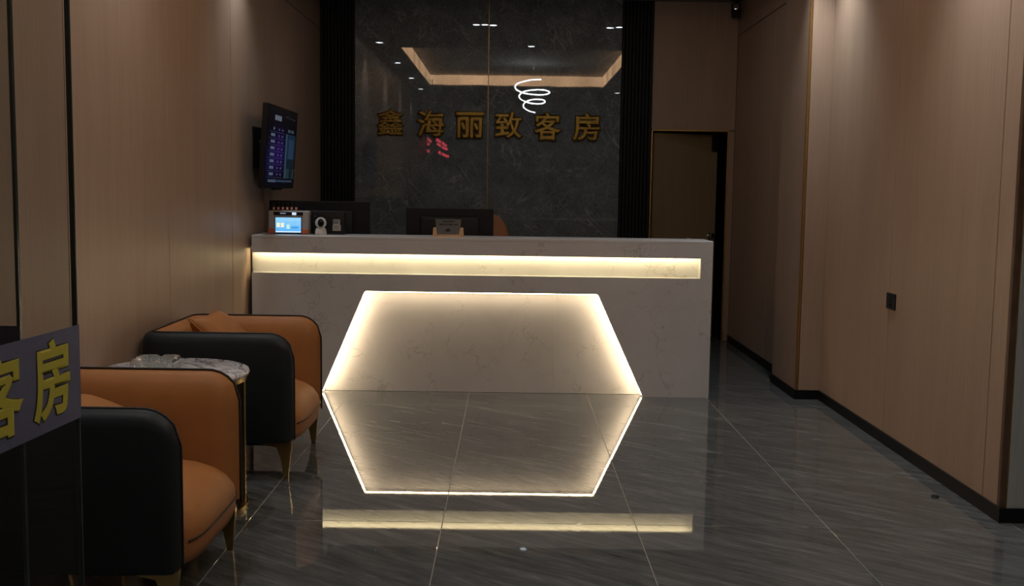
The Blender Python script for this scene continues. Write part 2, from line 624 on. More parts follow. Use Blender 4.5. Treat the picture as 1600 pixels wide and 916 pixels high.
# door
dr = MB()
dr.rbox(1.275, YB - .03, 0, DX0, YB + .12, DZ + .015, .002, 1).rbox(DX1, YB - .016, 0, DX1 + .015, YB + .12, DZ + .015, .002, 1).rbox(1.275, YB - .03, DZ, DX1 + .015, YB + .12, DZ + .015, .002, 1)
dr = dr.build('door_1', 'gold_trim')
struct(dr, 'half open brown wooden door in a thin gold frame behind the counter')
leaf = MB().rbox(0, -.04, .008, .665, 0, DZ - .012, .002, 1).build('door_leaf', 'door_wood', dr, loc=(DX0 + .006, YB + .06, 0))
leaf.rotation_euler = (0, 0, math.radians(19))
kn = MB().lathe([(.027, 0), (.027, .006), (.012, .012), (.012, .035), (.024, .045), (.028, .058), (.020, .072), (.004, .076)], 20).build('door_knob', 'steel', leaf, smooth=40, loc=(.60, -.04, .975))
kn.rotation_euler = (PI / 2, 0, 0)
MB().rbox(.60, -.075, DZ - .17, .66, -.04, DZ - .02, .004, 1).build('lock_box', 'black_plastic', leaf)
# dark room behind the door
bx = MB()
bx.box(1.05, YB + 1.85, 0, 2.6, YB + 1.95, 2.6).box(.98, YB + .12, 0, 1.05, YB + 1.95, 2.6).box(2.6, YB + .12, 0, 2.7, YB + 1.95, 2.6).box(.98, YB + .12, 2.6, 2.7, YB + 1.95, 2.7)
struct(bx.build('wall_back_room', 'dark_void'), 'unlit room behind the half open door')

# skirting
SH = .062
sk = MB()
for q in ((XR - .012, YE - .024, XR, YP0 - .012), (XP - .012, YP0 - .012, XR, YP0), (XP - .012, YP0, XP, YP1), (XRF - .012, YP1, XRF, YB - PT)):
    sk.box(q[0], q[1], 0, q[2], q[3], SH)
struct(sk.build('baseboard_right', 'black_skirt'), 'black skirting along the right wall')
struct(MB().box(XR, YE - PT - .012, 0, XO, YE - PT, SH).build('baseboard_entrance', 'black_skirt'), 'black skirting of the grey wall end')
struct(MB().box(XL, YF, 0, XL + .012, YB - .03, SH).build('baseboard_left', 'black_skirt'), 'black skirting along the left wall')

# ceiling with a recessed tray
TXA, TXB, TYA, TYB = -1.38, 1.52, 1.55, 6.30
ce = MB()
ce.box(XL - .2, YF, ZC, TXA, YB + .12, ZC + .1).box(TXB, YF, ZC, XO + .15, YB + .12, ZC + .1)
ce.box(TXA, YF, ZC, TXB, TYA, ZC + .1).box(TXA, TYB, ZC, TXB, YB + .12, ZC + .1)
ce.box(TXA - .1, TYA - .1, ZT, TXB + .1, TYB + .1, ZT + .1)
for q in ((TXA - .1, TYA - .1, TXA - .02, TYB + .1), (TXB + .02, TYA - .1, TXB + .1, TYB + .1), (TXA - .02, TYA - .1, TXB + .02, TYA - .02), (TXA - .02, TYB + .02, TXB + .02, TYB + .1)):
    ce.box(q[0], q[1], ZC + .1, q[2], q[3], ZT)
struct(ce.build('ceiling', 'ceiling'), 'ceiling with a recessed tray above the lobby')

# cove light of the tray: four side faces glow in place of hidden LED strips
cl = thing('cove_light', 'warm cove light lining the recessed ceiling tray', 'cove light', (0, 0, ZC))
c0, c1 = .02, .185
MB().box(TXA, TYA, c0, TXB, TYA + .012, c1).build('glowing_tray_face', 'cove', cl)
MB().box(TXA, TYB - .012, c0, TXB, TYB, c1).build('glowing_tray_face', 'cove', cl)
MB().box(TXA, TYA, c0, TXA + .012, TYB, c1).build('glowing_tray_face', 'cove', cl)
MB().box(TXB - .012, TYA, c0, TXB, TYB, c1).build('glowing_tray_face', 'cove', cl)

# downlights
def downlight(x, y, label, group, beam=1., first=[]):
    if not first:
        t = thing('downlight', label, 'downlight', (x, y, ZC), 0, group)
        MB().lathe([(.040, -.001), (.056, -.001), (.056, -.006), (.043, -.006), (.040, -.001)], 28).build('trim_ring', 'white_metal', t, smooth=40)
        MB().lathe([(.040, -.0045), (.040, -.001)], 28).build('lens', 'lens', t)
        first.append(t)
    else:
        t = copy_tree(first[0])
        t.location = (x, y, ZC)
        t['label'], t['group'] = label, group
        for c in [c for c in bpy.data.objects if c.parent == t and c.type == 'LIGHT']:
            c.data = c.data.copy()
            c.data.energy = SPOT_W * beam
        return
    ld = bpy.data.lights.new('beam', 'SPOT')
    ld.energy = SPOT_W
    ld.color = (.92, .97, 1)
    ld.spot_size = math.radians(95)
    ld.spot_blend = .9
    ld.shadow_soft_size = .04
    lo = bpy.data.objects.new('beam', ld)
    COL.objects.link(lo)
    lo.parent = t
    lo.location = (0, 0, -.012)
rowl = 'downlights along the left wall'
for y, w in ((6.75, 'nearest the counter'), (4.73, 'above the side table'), (2.74, 'above the glass door'), (.96, 'nearest the entrance')):
    downlight(-1.58, y, 'small white ceiling downlight by the left wall, ' + w, rowl)
rowr = 'downlights along the right wall'
for y, w in ((6.75, 'nearest the pilaster'), (4.73, 'at the wall end'), (2.74, 'above the entrance'), (.79, 'nearest the street')):
    downlight(1.83, y, 'small white ceiling downlight by the right wall, ' + w, rowr, 1.8)
rowb = 'downlights behind the counter'
for x, y, w in ((-.38, 8.21, 'leftmost of three in a row'), (-.30, 8.22, 'middle of three in a row'), (-.21, 8.19, 'rightmost of three in a row'), (1.02, 8.13, 'left one of a pair'), (1.12, 8.18, 'right one of a pair')):
    downlight(x, y, 'ceiling downlight behind the counter, ' + w, rowb, .06)
downlight(.22, 6.61, 'single ceiling downlight between the tray and the counter', 'downlights before the counter', .3)

# spiral pendant
sp = thing('spiral_pendant', 'glowing white spiral pendant lamp hanging from the ceiling tray', 'pendant lamp', (.32, 3.2, 2.2))
hp = []
for k in range(121):
    u = k / 120
    a = u * 2 * PI * 2.6 + 1.2
    r = .30 - .17 * u
    hp.append((r * math.cos(a), r * math.sin(a), .78 - .36 * u + .05 * math.sin(a)))
MB().tube(hp, .008, 8).build('spiral_ribbon', 'spiral', sp, smooth=True)
MB().lathe([(.05, 1.075), (.05, 1.1), (.004, 1.1)], 20).build('ceiling_rose', 'white_metal', sp)
for k in (0, 24, 48):
    MB().tube([hp[k], (0.02 * math.cos(k), .02 * math.sin(k), 1.08)], .0015, 5).build('wire', 'steel', sp)

# red neon sign at the street end
ng = thing('neon_sign', 'red neon sign hanging at the street end of the lobby', 'neon sign', (-1.57, YF + .3, 2.05))
MB().rbox(-.30, -.03, -.02, .30, -.008, .44, .01, 2).build('back_board', 'black_plastic', ng)
for pts in ([(-.27, .40), (-.16, .36), (-.10, .30)], [(-.24, .30), (-.14, .25)], [(-.20, .14), (-.13, .10)], [(0, .36), (.12, .30), (.22, .22)], [(.02, .28), (.12, .20), (.24, .14)], [(.05, .10), (.15, .05), (.27, .01)]):
    MB().tube([(x, 0, z) for x, z in pts], .027, 8).build('neon_tube', 'neon', ng, smooth=True)

# ------------------------------------------------------------------ reception counter
rc = thing('reception_counter', 'long pale stone reception counter with a lit band and lit trapezoid niche', 'reception counter', (0, YC, 0))
CX0, CX1, CZ, RD = -1.72, 1.352, 1.056, .085
ZB0, ZB1, XB1 = .806, .940, 1.272                  # lit band
T = [(-1.257, 0), (-.966, .691), (.591, .691), (.909, 0)]
MB().rbox(CX0, 0, CZ - .02, CX1, .36, CZ, .002, 1).build('counter_top', 'counter', rc)
MB().rbox(CX0, 0, ZB1, CX1, .03, CZ - .0205, .001, 1).build('front_apron', 'counter', rc)
MB().box(CX0 - .014, .03, ZB1 + .022, CX1, RD, ZB1 + .04).build('niche_soffit', 'counter', rc)
MB().rbox(XB1, 0, ZB0, CX1, RD, ZB1 - .0004, .001, 1).build('band_end', 'counter', rc)
fp = MB()
fp.prism([(CX0, 0), (T[0][0], 0), (T[1][0], T[1][1]), (T[1][0], ZB0), (CX0, ZB0)], 'y', 0, RD)
fp.prism([(T[1][0], T[1][1]), (T[2][0], T[2][1]), (T[2][0], ZB0), (T[1][0], ZB0)], 'y', 0, RD)
fp.prism([(T[2][0], T[2][1]), (T[3][0], 0), (CX1, 0), (CX1, ZB0), (T[2][0], ZB0)], 'y', 0, RD)
fp.build('front_panel', 'counter', rc)
MB().rbox(CX0 - .016, RD, ZB0 - .03, CX1, RD + .02, CZ - .021, .001, 1).build('band_back', 'counter', rc)
for a, b in ((T[0][0] - .03, .309), (.311, T[3][0] + .03)):
    MB().rbox(a, RD, .001, b, RD + .02, ZB0 - .031, .0008, 1).build('niche_slab', 'counter', rc)
MB().box(.3085, RD - .0006, .001, .3115, RD + .01, T[1][1] + .02).build('slab_joint', 'white_plastic', rc)
MB().rbox(CX1 - .02, RD, 0, CX1, .95, CZ - .021, .001, 1).build('end_panel', 'counter', rc)
MB().rbox(CX0, RD + .03, .72, CX1 - .021, .95, .75, .003, 1).build('inner_desk', 'door_wood', rc)
MB().rbox(CX0, .34, .75, CX1 - .021, .36, CZ - .021, .002, 1).build('inner_upstand', 'door_wood', rc)
for x in (-1.70, -.2, 1.28):
    MB().box(x, RD + .03, 0, x + .025, .93, .719).build('desk_support', 'door_wood', rc)
# led strips
MB().box(CX0 + .004, .040, ZB1 + .010, XB1 - .01, .052, ZB1 + .0215).build('led_strip', 'led_band', rc)
def led_line(p, q, inset, mat='led'):
    (xa, za), (xb, zb) = p, q
    d = Vector((xb - xa, zb - za)).normalized()
    n = Vector((d.y, -d.x)) * inset
    th = Vector((d.y, -d.x)) * .004
    a, b = Vector((xa, za)) + n, Vector((xb, zb)) + n
    MB().prism([tuple(a), tuple(b), tuple(b + th), tuple(a + th)], 'y', .020, .030).build('led_strip', mat, rc)
led_line((T[0][0] + .006, .012), (T[1][0] - .004, T[1][1] - .01), .002)
led_line((T[1][0] + .004, T[1][1]), (T[2][0] - .004, T[2][1]), .002, 'led_top')
led_line((T[2][0] + .004, T[2][1] - .01), (T[3][0] - .006, .012), .002)

# wall lettering
sg = thing('wall_lettering', 'six raised gold characters on the dark stone wall', 'sign', (-.215, YB - .03, 1.96))
for ch, x0, x1, z0, z1 in (('鑫', -1.242, -.973, 1.852, 2.100), ('海', -.875, -.610, 1.842, 2.098), ('丽', -.519, -.250, 1.836, 2.086), ('致', -.163, .109, 1.834, 2.091), ('客', .187, .464, 1.824, 2.094), ('房', .542, .811, 1.821, 2.092)):
    glyph('character', ch, 'gold_letter', sg, x1 - x0, z1 - z0, .032, .056, ((x0 + x1) / 2 + .215, 0, (z0 + z1) / 2 - 1.96))

# ------------------------------------------------------------------ armchairs
def arm_path(off, n_corner=8):
    """plan path from the near arm front round the back to the far arm front; off = distance inwards"""
    hx, hy, rc_ = .36 , .40, .10
    r = max(.005, rc_ - off)
    pts = []
    for k in range(15):
        u = k / 14
        u = u * u * .6 + u * .4
        pts.append((hx - (hx + hx - rc_) * u, -hy + off))
    for k in range(1, n_corner + 1):
        a = -PI / 2 - (PI / 2) * k / n_corner
        pts.append((-hx + rc_ + r * math.cos(a), -hy + rc_ + r * math.sin(a)))
    for k in range(1, 6):
        pts.append((-hx + off, -hy + rc_ + (2 * hy - 2 * rc_) * k / 6))
    m = [(x, -y) for x, y in pts[:23]]
    return pts + m[::-1]

def make_armchair(label, loc):
    t = thing('armchair', label, 'armchair', loc, 0, 'armchairs along the left wall')
    base = arm_path(0)
    K = len(base)
    s = [0.]
    for a, b in zip(base, base[1:]):
        s.append(s[-1] + math.dist(a, b))
    L = s[-1]
    ZTOP, ZBOT, RR = .692, .178, .115
    def edge(i):
        return min(s[i], L - s[i])
    def top(i):
        e = edge(i)
        if e >= RR: return ZTOP
        return ZTOP - RR + math.sqrt(max(0, RR * RR - (RR - e) ** 2))
    def bot(i):
        e = edge(i); r = .03
        return ZBOT if e >= r else ZBOT + r - math.sqrt(max(0, r * r - (r - e) ** 2))
    p_in = arm_path(.045)
    rows = []
    for i in range(K):
        (xo, yo), (xi, yi) = base[i], p_in[i]
        zt, zb = top(i), bot(i)
        e = edge(i)
        k_ = 0 if e >= .045 else 1 - math.sqrt(max(0, 1 - (1 - e / .045) ** 2))      # rounded arm front
        xo, yo = xo + (xi - xo) * .8 * k_, yo + (yi - yo) * .8 * k_
        def at_(f, z):
            return (xo + (xi - xo) * f, yo + (yi - yo) * f, z)
        rows.append([at_(.25, zb), at_(.05, zb + .01), at_(0, zb + .03), at_(0, (zb + zt) / 2), at_(0, zt - .05), at_(.08, zt - .03), at_(.28, zt - .013), at_(.6, zt - .003), at_(1, zt), at_(1, (zb + zt) / 2), at_(1, zb)])
    MB().grid(rows, close_v=True, caps=True).build('outer_shell', 'black_leather', t, smooth=50)
    # orange inner padding
    prof = [(.045, -.003), (.060, -.006), (.082, -.018), (.102, -.044), (.116, -.088), (.122, -.15), (.122, -.30)]
    offs = [arm_path(o_) for o_, _ in prof]
    rows = []
    for i in range(K):
        e = edge(i)
        g = 1. if e > .07 else .2 + .8 * math.sqrt(max(0, 1 - (1 - e / .07) ** 2))
        zt = top(i)
        row = []
        for (o_, dz), path in zip(prof, offs):
            x0, y0 = p_in[i]
            x1, y1 = path[i]
            nx = (RR - e) / RR if e < RR and abs(y0) > .3 else 0
            nz = math.sqrt(max(0, 1 - nx * nx))
            row.append((x0 + (x1 - x0) * g + max(dz, -.03) * nx * .6, y0 + (y1 - y0) * g, zt + dz * max(nz, .35)))
        row[-1] = (row[-1][0], row[-1][1], .20)
        row.append((p_in[i][0], p_in[i][1], .20))
        rows.append(row)
    MB().grid(rows, close_v=True, caps=True).build('inner_padding', 'orange', t, smooth=60)
    # piping along the upper edge and down the arm fronts
    pp = [(p_in[0][0] + .001, p_in[0][1], z) for z in (.19, .3, .42, .54)]
    pp += [(p_in[i][0], p_in[i][1], top(i) + .001) for i in range(K)]
    pp += [(p_in[-1][0] + .001, p_in[-1][1], z) for z in (.54, .42, .3, .19)]
    MB().tube(pp, .0045, 6).build('piping', 'piping', t, smooth=True)
    # seat
    prof = [(-.25, .405), (-.05, .412), (.14, .410), (.24, .400), (.305, .378), (.350, .345), (.376, .305), (.385, .26), (.382, .21), (.372, .178), (.34, .166), (-.25, .166)]
    rows = []
    NY = 22
    for k in range(NY + 1):
        u = -1 + 2 * k / NY
        y = .30 * u
        q = abs(u) ** 5
        dome = .028 * u * u
        row = []
        for x, z in prof:
            zz = z - (dome * max(0, (z - .2) / .2)) - .03 * q * max(0, (z - .2) / .2)
            row.append((x - .035 * q * (1 if x > .2 else 0), y, zz))
        rows.append(row)
    seat = MB().grid(rows, close_v=True, caps=True).build('seat', 'orange', t, smooth=60)
    sl = []
    for k in range(25):
        u = -.93 + 1.86 * k / 24
        q = abs(u) ** 5
        z = .252 + (.0 if u > -.8 else 0)
        sl.append((.3865 - .035 * q, .30 * u, z))
    sl = [(sl[0][0] - .004, sl[0][1] - .004, .247)] + sl
    MB().tube(sl, .0035, 6).build('seam_piping', 'piping', seat, smooth=True)
    MB().rbox(-.30, -.33, .150, .33, .33, .182, .008, 2).build('underframe', 'black_leather', t)
    # brass legs with a bracket
    for sx in (1, -1):
        for sy in (1, -1):
            lg = MB()
            X = lambda v: sx * v
            Y = lambda v: sy * v
            prof = [(.17, .178), (.345, .178), (.345, .150), (.338, .09), (.330, .0), (.308, .0), (.296, .09), (.276, .150), (.20, .168)]
            n = len(lg.v)
            a = [(X(x), Y(.325 + (.178 - z) * .12), z) for x, z in prof]
            b = [(X(x), Y(.325 + (.178 - z) * .12 + .010 + .022 * (z / .178)), z) for x, z in prof]
            k = len(prof)
            lg.v += a + b
            lg.f.append(tuple(range(k)))
            lg.f.append(tuple(range(2 * k - 1, k - 1, -1)))
            for i in range(k):
                j = (i + 1) % k
                lg.f.append((i, j, k + j, k + i))
            lg.build('leg', 'brass', t)
    return t

make_armchair('orange and black tub armchair farther back, beside the counter', (-1.365, 5.25, 0))
make_armchair('orange and black tub armchair in front, next to the glass door', (-1.365, 3.545, 0))

def cushion(label, loc, rot, size, group):
    n = 20
    mb = MB()
    for side in (1, -1):
        rows = []
        for i in range(n + 1):
            row = []
            for j in range(n + 1):
                u, v = -1 + 2 * i / n, -1 + 2 * j / n
                h = max(0, (1 - u ** 4) * (1 - v ** 4)) ** .55
                pin = 1 - .10 * (1 - u * u) * v * v - .0
                pin2 = 1 - .10 * (1 - v * v) * u * u
                row.append((u * size / 2 * pin2, v * size / 2 * pin, side * h * .07))
            rows.append(row)
        mb.grid(rows)
    o = mb.build('cushion', 'orange', None, smooth=True)
    e = []
    m = 24
    for (ax, ay), (bx_, by) in (((-1, -1), (1, -1)), ((1, -1), (1, 1)), ((1, 1), (-1, 1)), ((-1, 1), (-1, -1))):
        for k in range(m):
            u, v = ax + (bx_ - ax) * k / m, ay + (by - ay) * k / m
            e.append((u * size / 2 * (1 - .10 * (1 - v * v) * u * u), v * size / 2 * (1 - .10 * (1 - u * u) * v * v), 0))
    MB().tube(e, .004, 6, closed=True).build('cushion_seam', 'orange', o, smooth=True)
    o.location = loc
    o.rotation_euler = rot
    return tag(o, label, 'cushion', group)

def aim(normal, spin):
    q = Vector(normal).normalized().to_track_quat('Z', 'Y')
    return (q.to_matrix() @ Matrix.Rotation(spin, 3, 'Z')).to_euler()
cushion('square orange cushion with its corner above the farther armchair', (-1.415, 5.31, .585), aim((.70, -.03, .71), 0), .40, 'armchair cushions')
cushion('square orange cushion lying in the front armchair', (-1.40, 3.57, .535), aim((.35, -.02, .94), 0), .40, 'armchair cushions')

# ------------------------------------------------------------------ side table and ashtray
tb = thing('side_table', 'round marble side table with brass frame between the armchairs', 'side table', (-1.42, 4.42, 0))
MB().lathe([(.0, .572), (.300, .572), (.312, .576), (.316, .586), (.312, .597), (.304, .600), (.0, .600)], 64).build('table_top', 'marble', tb, smooth=40)
MB().lathe([(.285, .555), (.305, .555), (.305, .572), (.285, .572), (.285, .555)], 56).build('top_ring', 'brass', tb, smooth=40)
MB().lathe([(.285, 0), (.305, 0), (.305, .02), (.285, .02), (.285, 0)], 56).build('base_ring', 'brass', tb, smooth=40)
MB().lathe([(.0, .004), (.286, .004), (.286, .014), (.0, .014)], 48).build('base_plate', 'black_plastic', tb)
for k in range(6):
    a = PI * 2 * k / 6 + .02
    o = MB().rbox(.283, -.011, .02, .303, .011, .556, .002, 1).build('upright', 'brass', tb)
    o.rotation_euler = (0, 0, a)

at = thing('ashtray', 'square cut glass ashtray on the marble side table', 'ashtray', (-1.497, 4.44, .6005), .06)
S, H = .088, .046
mb = MB()
def sqring(r, z, notch=0., n=10):
    out = []
    c = .25
    for q in range(4):
        for k in range(n):
            u = -1 + 2 * k / n
            x, y = r, r * u
            f = max(abs(x), abs(y))
            cut = c * r
            if abs(u) > 1 - c:
                x = r - (abs(u) - (1 - c)) * r
            zz = z - (notch if abs(u) < .12 else 0)
            a = q * PI / 2
            out.append((x * math.cos(a) - y * math.sin(a), x * math.sin(a) + y * math.cos(a), zz))
    return out
rows = [sqring(S * .9, 0), sqring(S * .98, .004), sqring(S, .03), sqring(S * .97, H, .010), sqring(S * .84, H, .010), sqring(S * .74, .014), sqring(S * .70, .010)]
MB().grid(rows, close_v=True, caps=True).build('bowl', 'crystal', at, smooth=25)
for q in range(4):
    rb = MB()
    for k in range(9):
        u = (-.062 + .124 * k / 8)
        rb.prism([(u - .005, .006), (u, .004), (u + .005, .006), (u + .005, .028), (u, .032), (u - .005, .028)], 'x', S * .985, S + .004)
    o = rb.build('ribbing', 'crystal', at)
    o.rotation_euler = (0, 0, q * PI / 2)

# ------------------------------------------------------------------ things on and behind the counter
# lit terminal
pt = thing('payment_terminal', 'white and orange counter terminal with a lit blue screen', 'terminal', (-1.512, 7.205, CZ))
MB().rbox(-.138, 0, .002, .138, .10, .160, .012, 3).build('body', 'grey_plastic', pt, smooth=40)
for a, b in ((-.1385, -.087), (.090, .1385)):
    MB().rbox(a, -.003, .004, b, .02, .038, .003, 1).build('orange_corner', 'orange_plastic', pt)
MB().rbox(-.100, -.004, .128, .100, .01, .152, .003, 1).build('header_strip', 'black_plastic', pt)
hd = MB().quad([(.026, -.0046, .131), (.055, -.0046, .131), (.055, -.0046, .149), (.026, -.0046, .149)], (.55, .68, .85))
hd.build('header_display', 'pay_screen', pt)
hd = MB().quad([(-.055, -.0046, .139), (-.015, -.0046, .139), (-.015, -.0046, .144), (-.055, -.0046, .144)], (.25, .3, .4))
hd.build('header_text', 'pay_screen', pt)
MB().rbox(-.092, -.004, .006, .092, .01, .118, .003, 1).build('screen_bezel', 'black_plastic', pt)
q = MB()
def R2(mb, x0, z0, x1, z1, c, y):
    mb.quad([(x0, y, z0), (x1, y, z0), (x1, y, z1), (x0, y, z1)], c)
for i in range(6):
    for j in range(4):
        x0, z0 = -.087 + i * .029, .012 + j * .0255
        c = (.10 + .05 * j + .03 * (i % 2), .42 + .05 * j, .80 + .04 * (i % 3))
        R2(q, x0, z0, x0 + .029, z0 + .0255, c, -.0045)
R2(q, -.080, .048, -.056, .078, (.75, .80, .62), -.0049)
R2(q, -.050, .048, -.028, .078, (.75, .80, .62), -.0049)
R2(q, -.012, .036, .010, .066, (.45, .75, .80), -.0049)
R2(q, .020, .040, .070, .052, (.05, .30, .65), -.0049)
R2(q, -.085, .014, .085, .020, (.80, .90, .95), -.0049)
q.build('screen', 'pay_screen', pt)

ords = ('leftmost', 'second from the left', 'third from the left', 'fourth from the left', 'fifth from the left', 'rightmost')
lt = None
for k in range(6):
    lab = 'red and white lighter, %s of six on the terminal' % ords[k]
    x = -1.620 + .0305 * k
    if lt is None:
        lt = thing('lighter', lab, 'lighter', (x, 7.255, CZ + .160), 0, 'lighters on the terminal')
        MB().rbox(-.009, -.005, .004, .009, .005, .024, .002, 1).build('body', 'red_plastic', lt)
        MB().rbox(-.005, -.0056, .006, .005, -.0045, .022, .0004, 1).build('label', 'white_plastic', lt)
        MB().rbox(-.007, -.005, .024, .007, .005, .056, .002, 1).build('cap', 'black_plastic', lt)
        MB().rbox(-.010, -.006, 0, .010, .006, .004, .001, 1).build('foot', 'black_plastic', lt)
    else:
        c = copy_tree(lt)
        c.location.x = x
        c['label'] = lab

# little white camera
wc = thing('security_camera', 'small white round headed camera on the counter', 'camera', (-1.283, 7.16, CZ))
MB().lathe([(.0, 0), (.036, 0), (.039, .004), (.039, .018), (.034, .040), (.024, .052), (.0, .054)], 32).build('base', 'white_plastic', wc, smooth=40)
MB().lathe([(.038 * math.sin(PI * k / 16), .082 - .038 * math.cos(PI * k / 16)) for k in range(17)], 32).build('head', 'white_plastic', wc, smooth=True)
fc = MB().lathe([(.026 * math.cos(PI / 2 * k / 8), .010 * math.sin(PI / 2 * k / 8)) for k in range(9)], 32).build('face', 'screen_black', wc, smooth=True, loc=(.006, -.033, .083))
fc.rotation_euler = (math.radians(88), 0, math.radians(8))
fc.scale = (.80, 1.1, 1)

# black device with a label
bd = thing('black_device', 'black box device with a small white label behind the white camera', 'device', (-1.25, 7.26, CZ))
MB().rbox(-.112, 0, .001, .112, .06, .150, .006, 2).build('body', 'black_plastic', bd, smooth=40)
q = MB()
R2(q, .030, .026, .086, .066, (.42, .40, .33), -.0006)
R2(q, .034, .066, .080, .104, (.45, .44, .40), -.0006)
for z in (.036, .046, .056): R2(q, .036, z, .080, z + .003, (.12, .12, .10), -.0010)
for x in (.038, .050, .062): R2(q, x, .074, x + .008, .090, (.05, .05, .05), -.0010)
R2(q, .036, .094, .076, .100, (.1, .12, .16), -.0010)
q.build('label_sticker', 'print', bd)
MB().lathe([(.004, 0), (.004, .003)], 10).build('indicator', 'white_plastic', bd, loc=(-.09, -.001, .122))

# monitors seen from behind
def monitor(label, x, y, w, ztop, slot):
    t = thing('monitor', label, 'monitor', (x, y, .75), 0, 'monitors on the reception desk')
    h = w * .585
    zt = ztop - .75
    MB().rbox(-w / 2, 0, zt - h, w / 2, .03, zt, .004, 2).build('rear_cover', 'black_plastic', t)
    MB().rbox(-w * .34, -.022, zt - h * .92, w * .34, .004, zt - h * .16, .012, 3).build('rear_bulge', 'black_plastic', t, smooth=40)
    MB().rbox(-w / 2 + .008, .0295, zt - h + .012, w / 2 - .008, .0315, zt - .008, .0005, 1).build('panel', 'screen_black', t)
    if slot:
        MB().rbox(-w * .28, -.024, zt - h * .235, w * .28, -.021, zt - h * .20, .001, 1).build('vent_slot', 'ink', t)
    MB().rbox(-.03, .0, .01, .03, .02, zt - h * .5, .004, 1).build('stand_neck', 'black_plastic', t)
    MB().rbox(-.12, -.07, 0, .12, .12, .012, .004, 2).build('stand_foot', 'black_plastic', t)
    return t
monitor('wide black monitor behind the lit terminal', -1.362, 7.54, .715, 1.281, False)
monitor('black monitor behind the small wooden sign stand', -.432, 7.54, .620, 1.241, True)

# sign stand
ss = thing('sign_stand', 'wooden stand holding a grey notice plate on the counter', 'sign stand', (-.418, 7.11, CZ))
MB().prism([(-.104, 0), (.104, 0), (.101, .060), (.092, .066), (.080, .060), (.074, .016), (-.074, .016), (-.080, .060), (-.092, .066), (-.101, .060)], 'y', 0, .045).build('wooden_base', 'pine', ss)
MB().prism([(-.078, .017), (.078, .017), (.086, .119), (-.088, .121)], 'y', .018, .022).build('notice_plate', 'acrylic', ss)
q = MB()
for (a, b, z0, z1, c) in ((-.040, .042, .100, .110, .03), (-.060, -.028, .078, .090, .035), (-.022, -.006, .078, .090, .04), (0, .030, .078, .090, .035), (.036, .064, .078, .090, .04), (-.014, .012, .036, .056, .02), (-.022, -.014, .040, .048, .03)):
    R2(q, a, z0, b, z1, (c, c, c), .0174)
tag(q.build('print', 'print', ss), kind='stuff')

# office chair
oc = thing('office_chair', 'brown leather office chair behind the right monitor', 'office chair', (-.255, 8.52, 0))
rows = []
for k in range(15):
    u = -1 + 2 * k / 14
    row = []
    for j in range(25):
        a = 2 * PI * j / 24
        ww = .25 * (1 - .42 * max(0, u) ** 3)
        cx = math.copysign(abs(math.cos(a)) ** .5, math.cos(a)) * ww
        cy = math.copysign(abs(math.sin(a)) ** .7, math.sin(a)) * (.045 + .012 * math.cos(u * 5))
        sc = (1 - abs(u) ** 6) ** .35 if abs(u) < 1 else .02
        row.append((cx * sc, cy * sc + .06 * u + .03, .89 + .325 * u))
    rows.append(row)
bk = MB().grid(rows, caps=True).build('backrest', 'brown_leather', oc, smooth=60)
for x in (.09, -.09):
    MB().tube([(x * (1 + .2 * k / 6), -.035 + .05 * k / 6 - .022, .68 + .5 * k / 6) for k in range(7)], .007, 6).build('stitching', 'piping', bk)
MB().rbox(-.26, -.52, .42, .26, 0, .52, .035, 4).build('seat', 'brown_leather', oc, smooth=40)
MB().tube([(0, -.02, .46), (0, .06, .5), (0, .06, .75)], .02, 8).build('back_bracket', 'black_plastic', oc)
MB().lathe([(.03, .08), (.03, .42)], 16, 0, -.26).build('gas_column', 'steel', oc, smooth=40)
for k in range(5):
    a = 2 * PI * k / 5
    c, s_ = math.cos(a), math.sin(a)
    MB().tube([(0, -.26, .10), (.28 * c, -.26 + .28 * s_, .07)], [.025, .015], 8).build('base_leg', 'black_plastic', oc)
    MB().lathe([(.01, .0), (.024, .008), (.024, .045), (.01, .055)], 12, .28 * c, -.26 + .28 * s_).build('castor', 'black_plastic', oc)

# ------------------------------------------------------------------ wall television
TVW, TVH = .95, .551
tv = thing('television', 'black wall television showing a blue price table above the counter', 'television', (XL, 7.352, 1.641))
body = MB().rbox(-.035, -TVW / 2, -TVH / 2, 0, TVW / 2, TVH / 2, .004, 2).build('casing', 'black_plastic', tv, loc=(.164, 0, 0))
body.rotation_euler = (0, .069, 0)
MB().rbox(-.075, -TVW * .33, -TVH * .36, -.034, TVW * .33, TVH * .30, .012, 2).build('rear_housing', 'black_plastic', body)
MB().rbox(-.03, -.12, -TVH / 2 - .012, -.005, .12, -TVH / 2 + .004, .004, 1).build('lower_lip', 'black_plastic', body)
q = MB()
def T2(y0, z0, y1, z1, c, x=.0012):
    # y from 0 (near edge) to 1 (far edge), z from 0 (top) to 1 (bottom)
    W_, H_ = TVW - .03, TVH - .03
    a, b = -W_ / 2 + y0 * W_, -W_ / 2 + y1 * W_
    t_, u_ = H_ / 2 - z0 * H_, H_ / 2 - z1 * H_
    q.quad([(x, a, u_), (x, b, u_), (x, b, t_), (x, a, t_)], c)
def glow(u, v):
    d = ((u - .40) / .22) ** 2 + ((v - .56) / .24) ** 2
    e = math.exp(-d * 1.2)
    f = math.exp(-(((u - .12) / .2) ** 2 + ((v - .68) / .18) ** 2))
    return (.004 + .055 * e + .01 * f, .004 + .010 * e + .012 * f, .012 + .26 * e + .12 * f)
for i in range(16):
    for j in range(14):
        u, v = i / 16, j / 14
        if u + .03 > .60 and .30 < v < .90: continue
        T2(u, v, u + 1 / 16, v + 1 / 14, glow(u + .03, v + .035))
for i in range(6):
    for j in range(9):
        u, v = .62 + i * .058, .30 + j * .066
        b = (.03, .08, .16) if j < 5 else (.02, .045, .07)
        if i in (2, 3, 4) and 1 <= j <= 4: b = (.07, .14, .30)
        if i == 0: b = (.10, .22, .36)
        if j >= 7 and i in (1, 2, 5): b = (.06, .12, .14)
        T2(u, v, u + .058, v + .066, b, .0014)
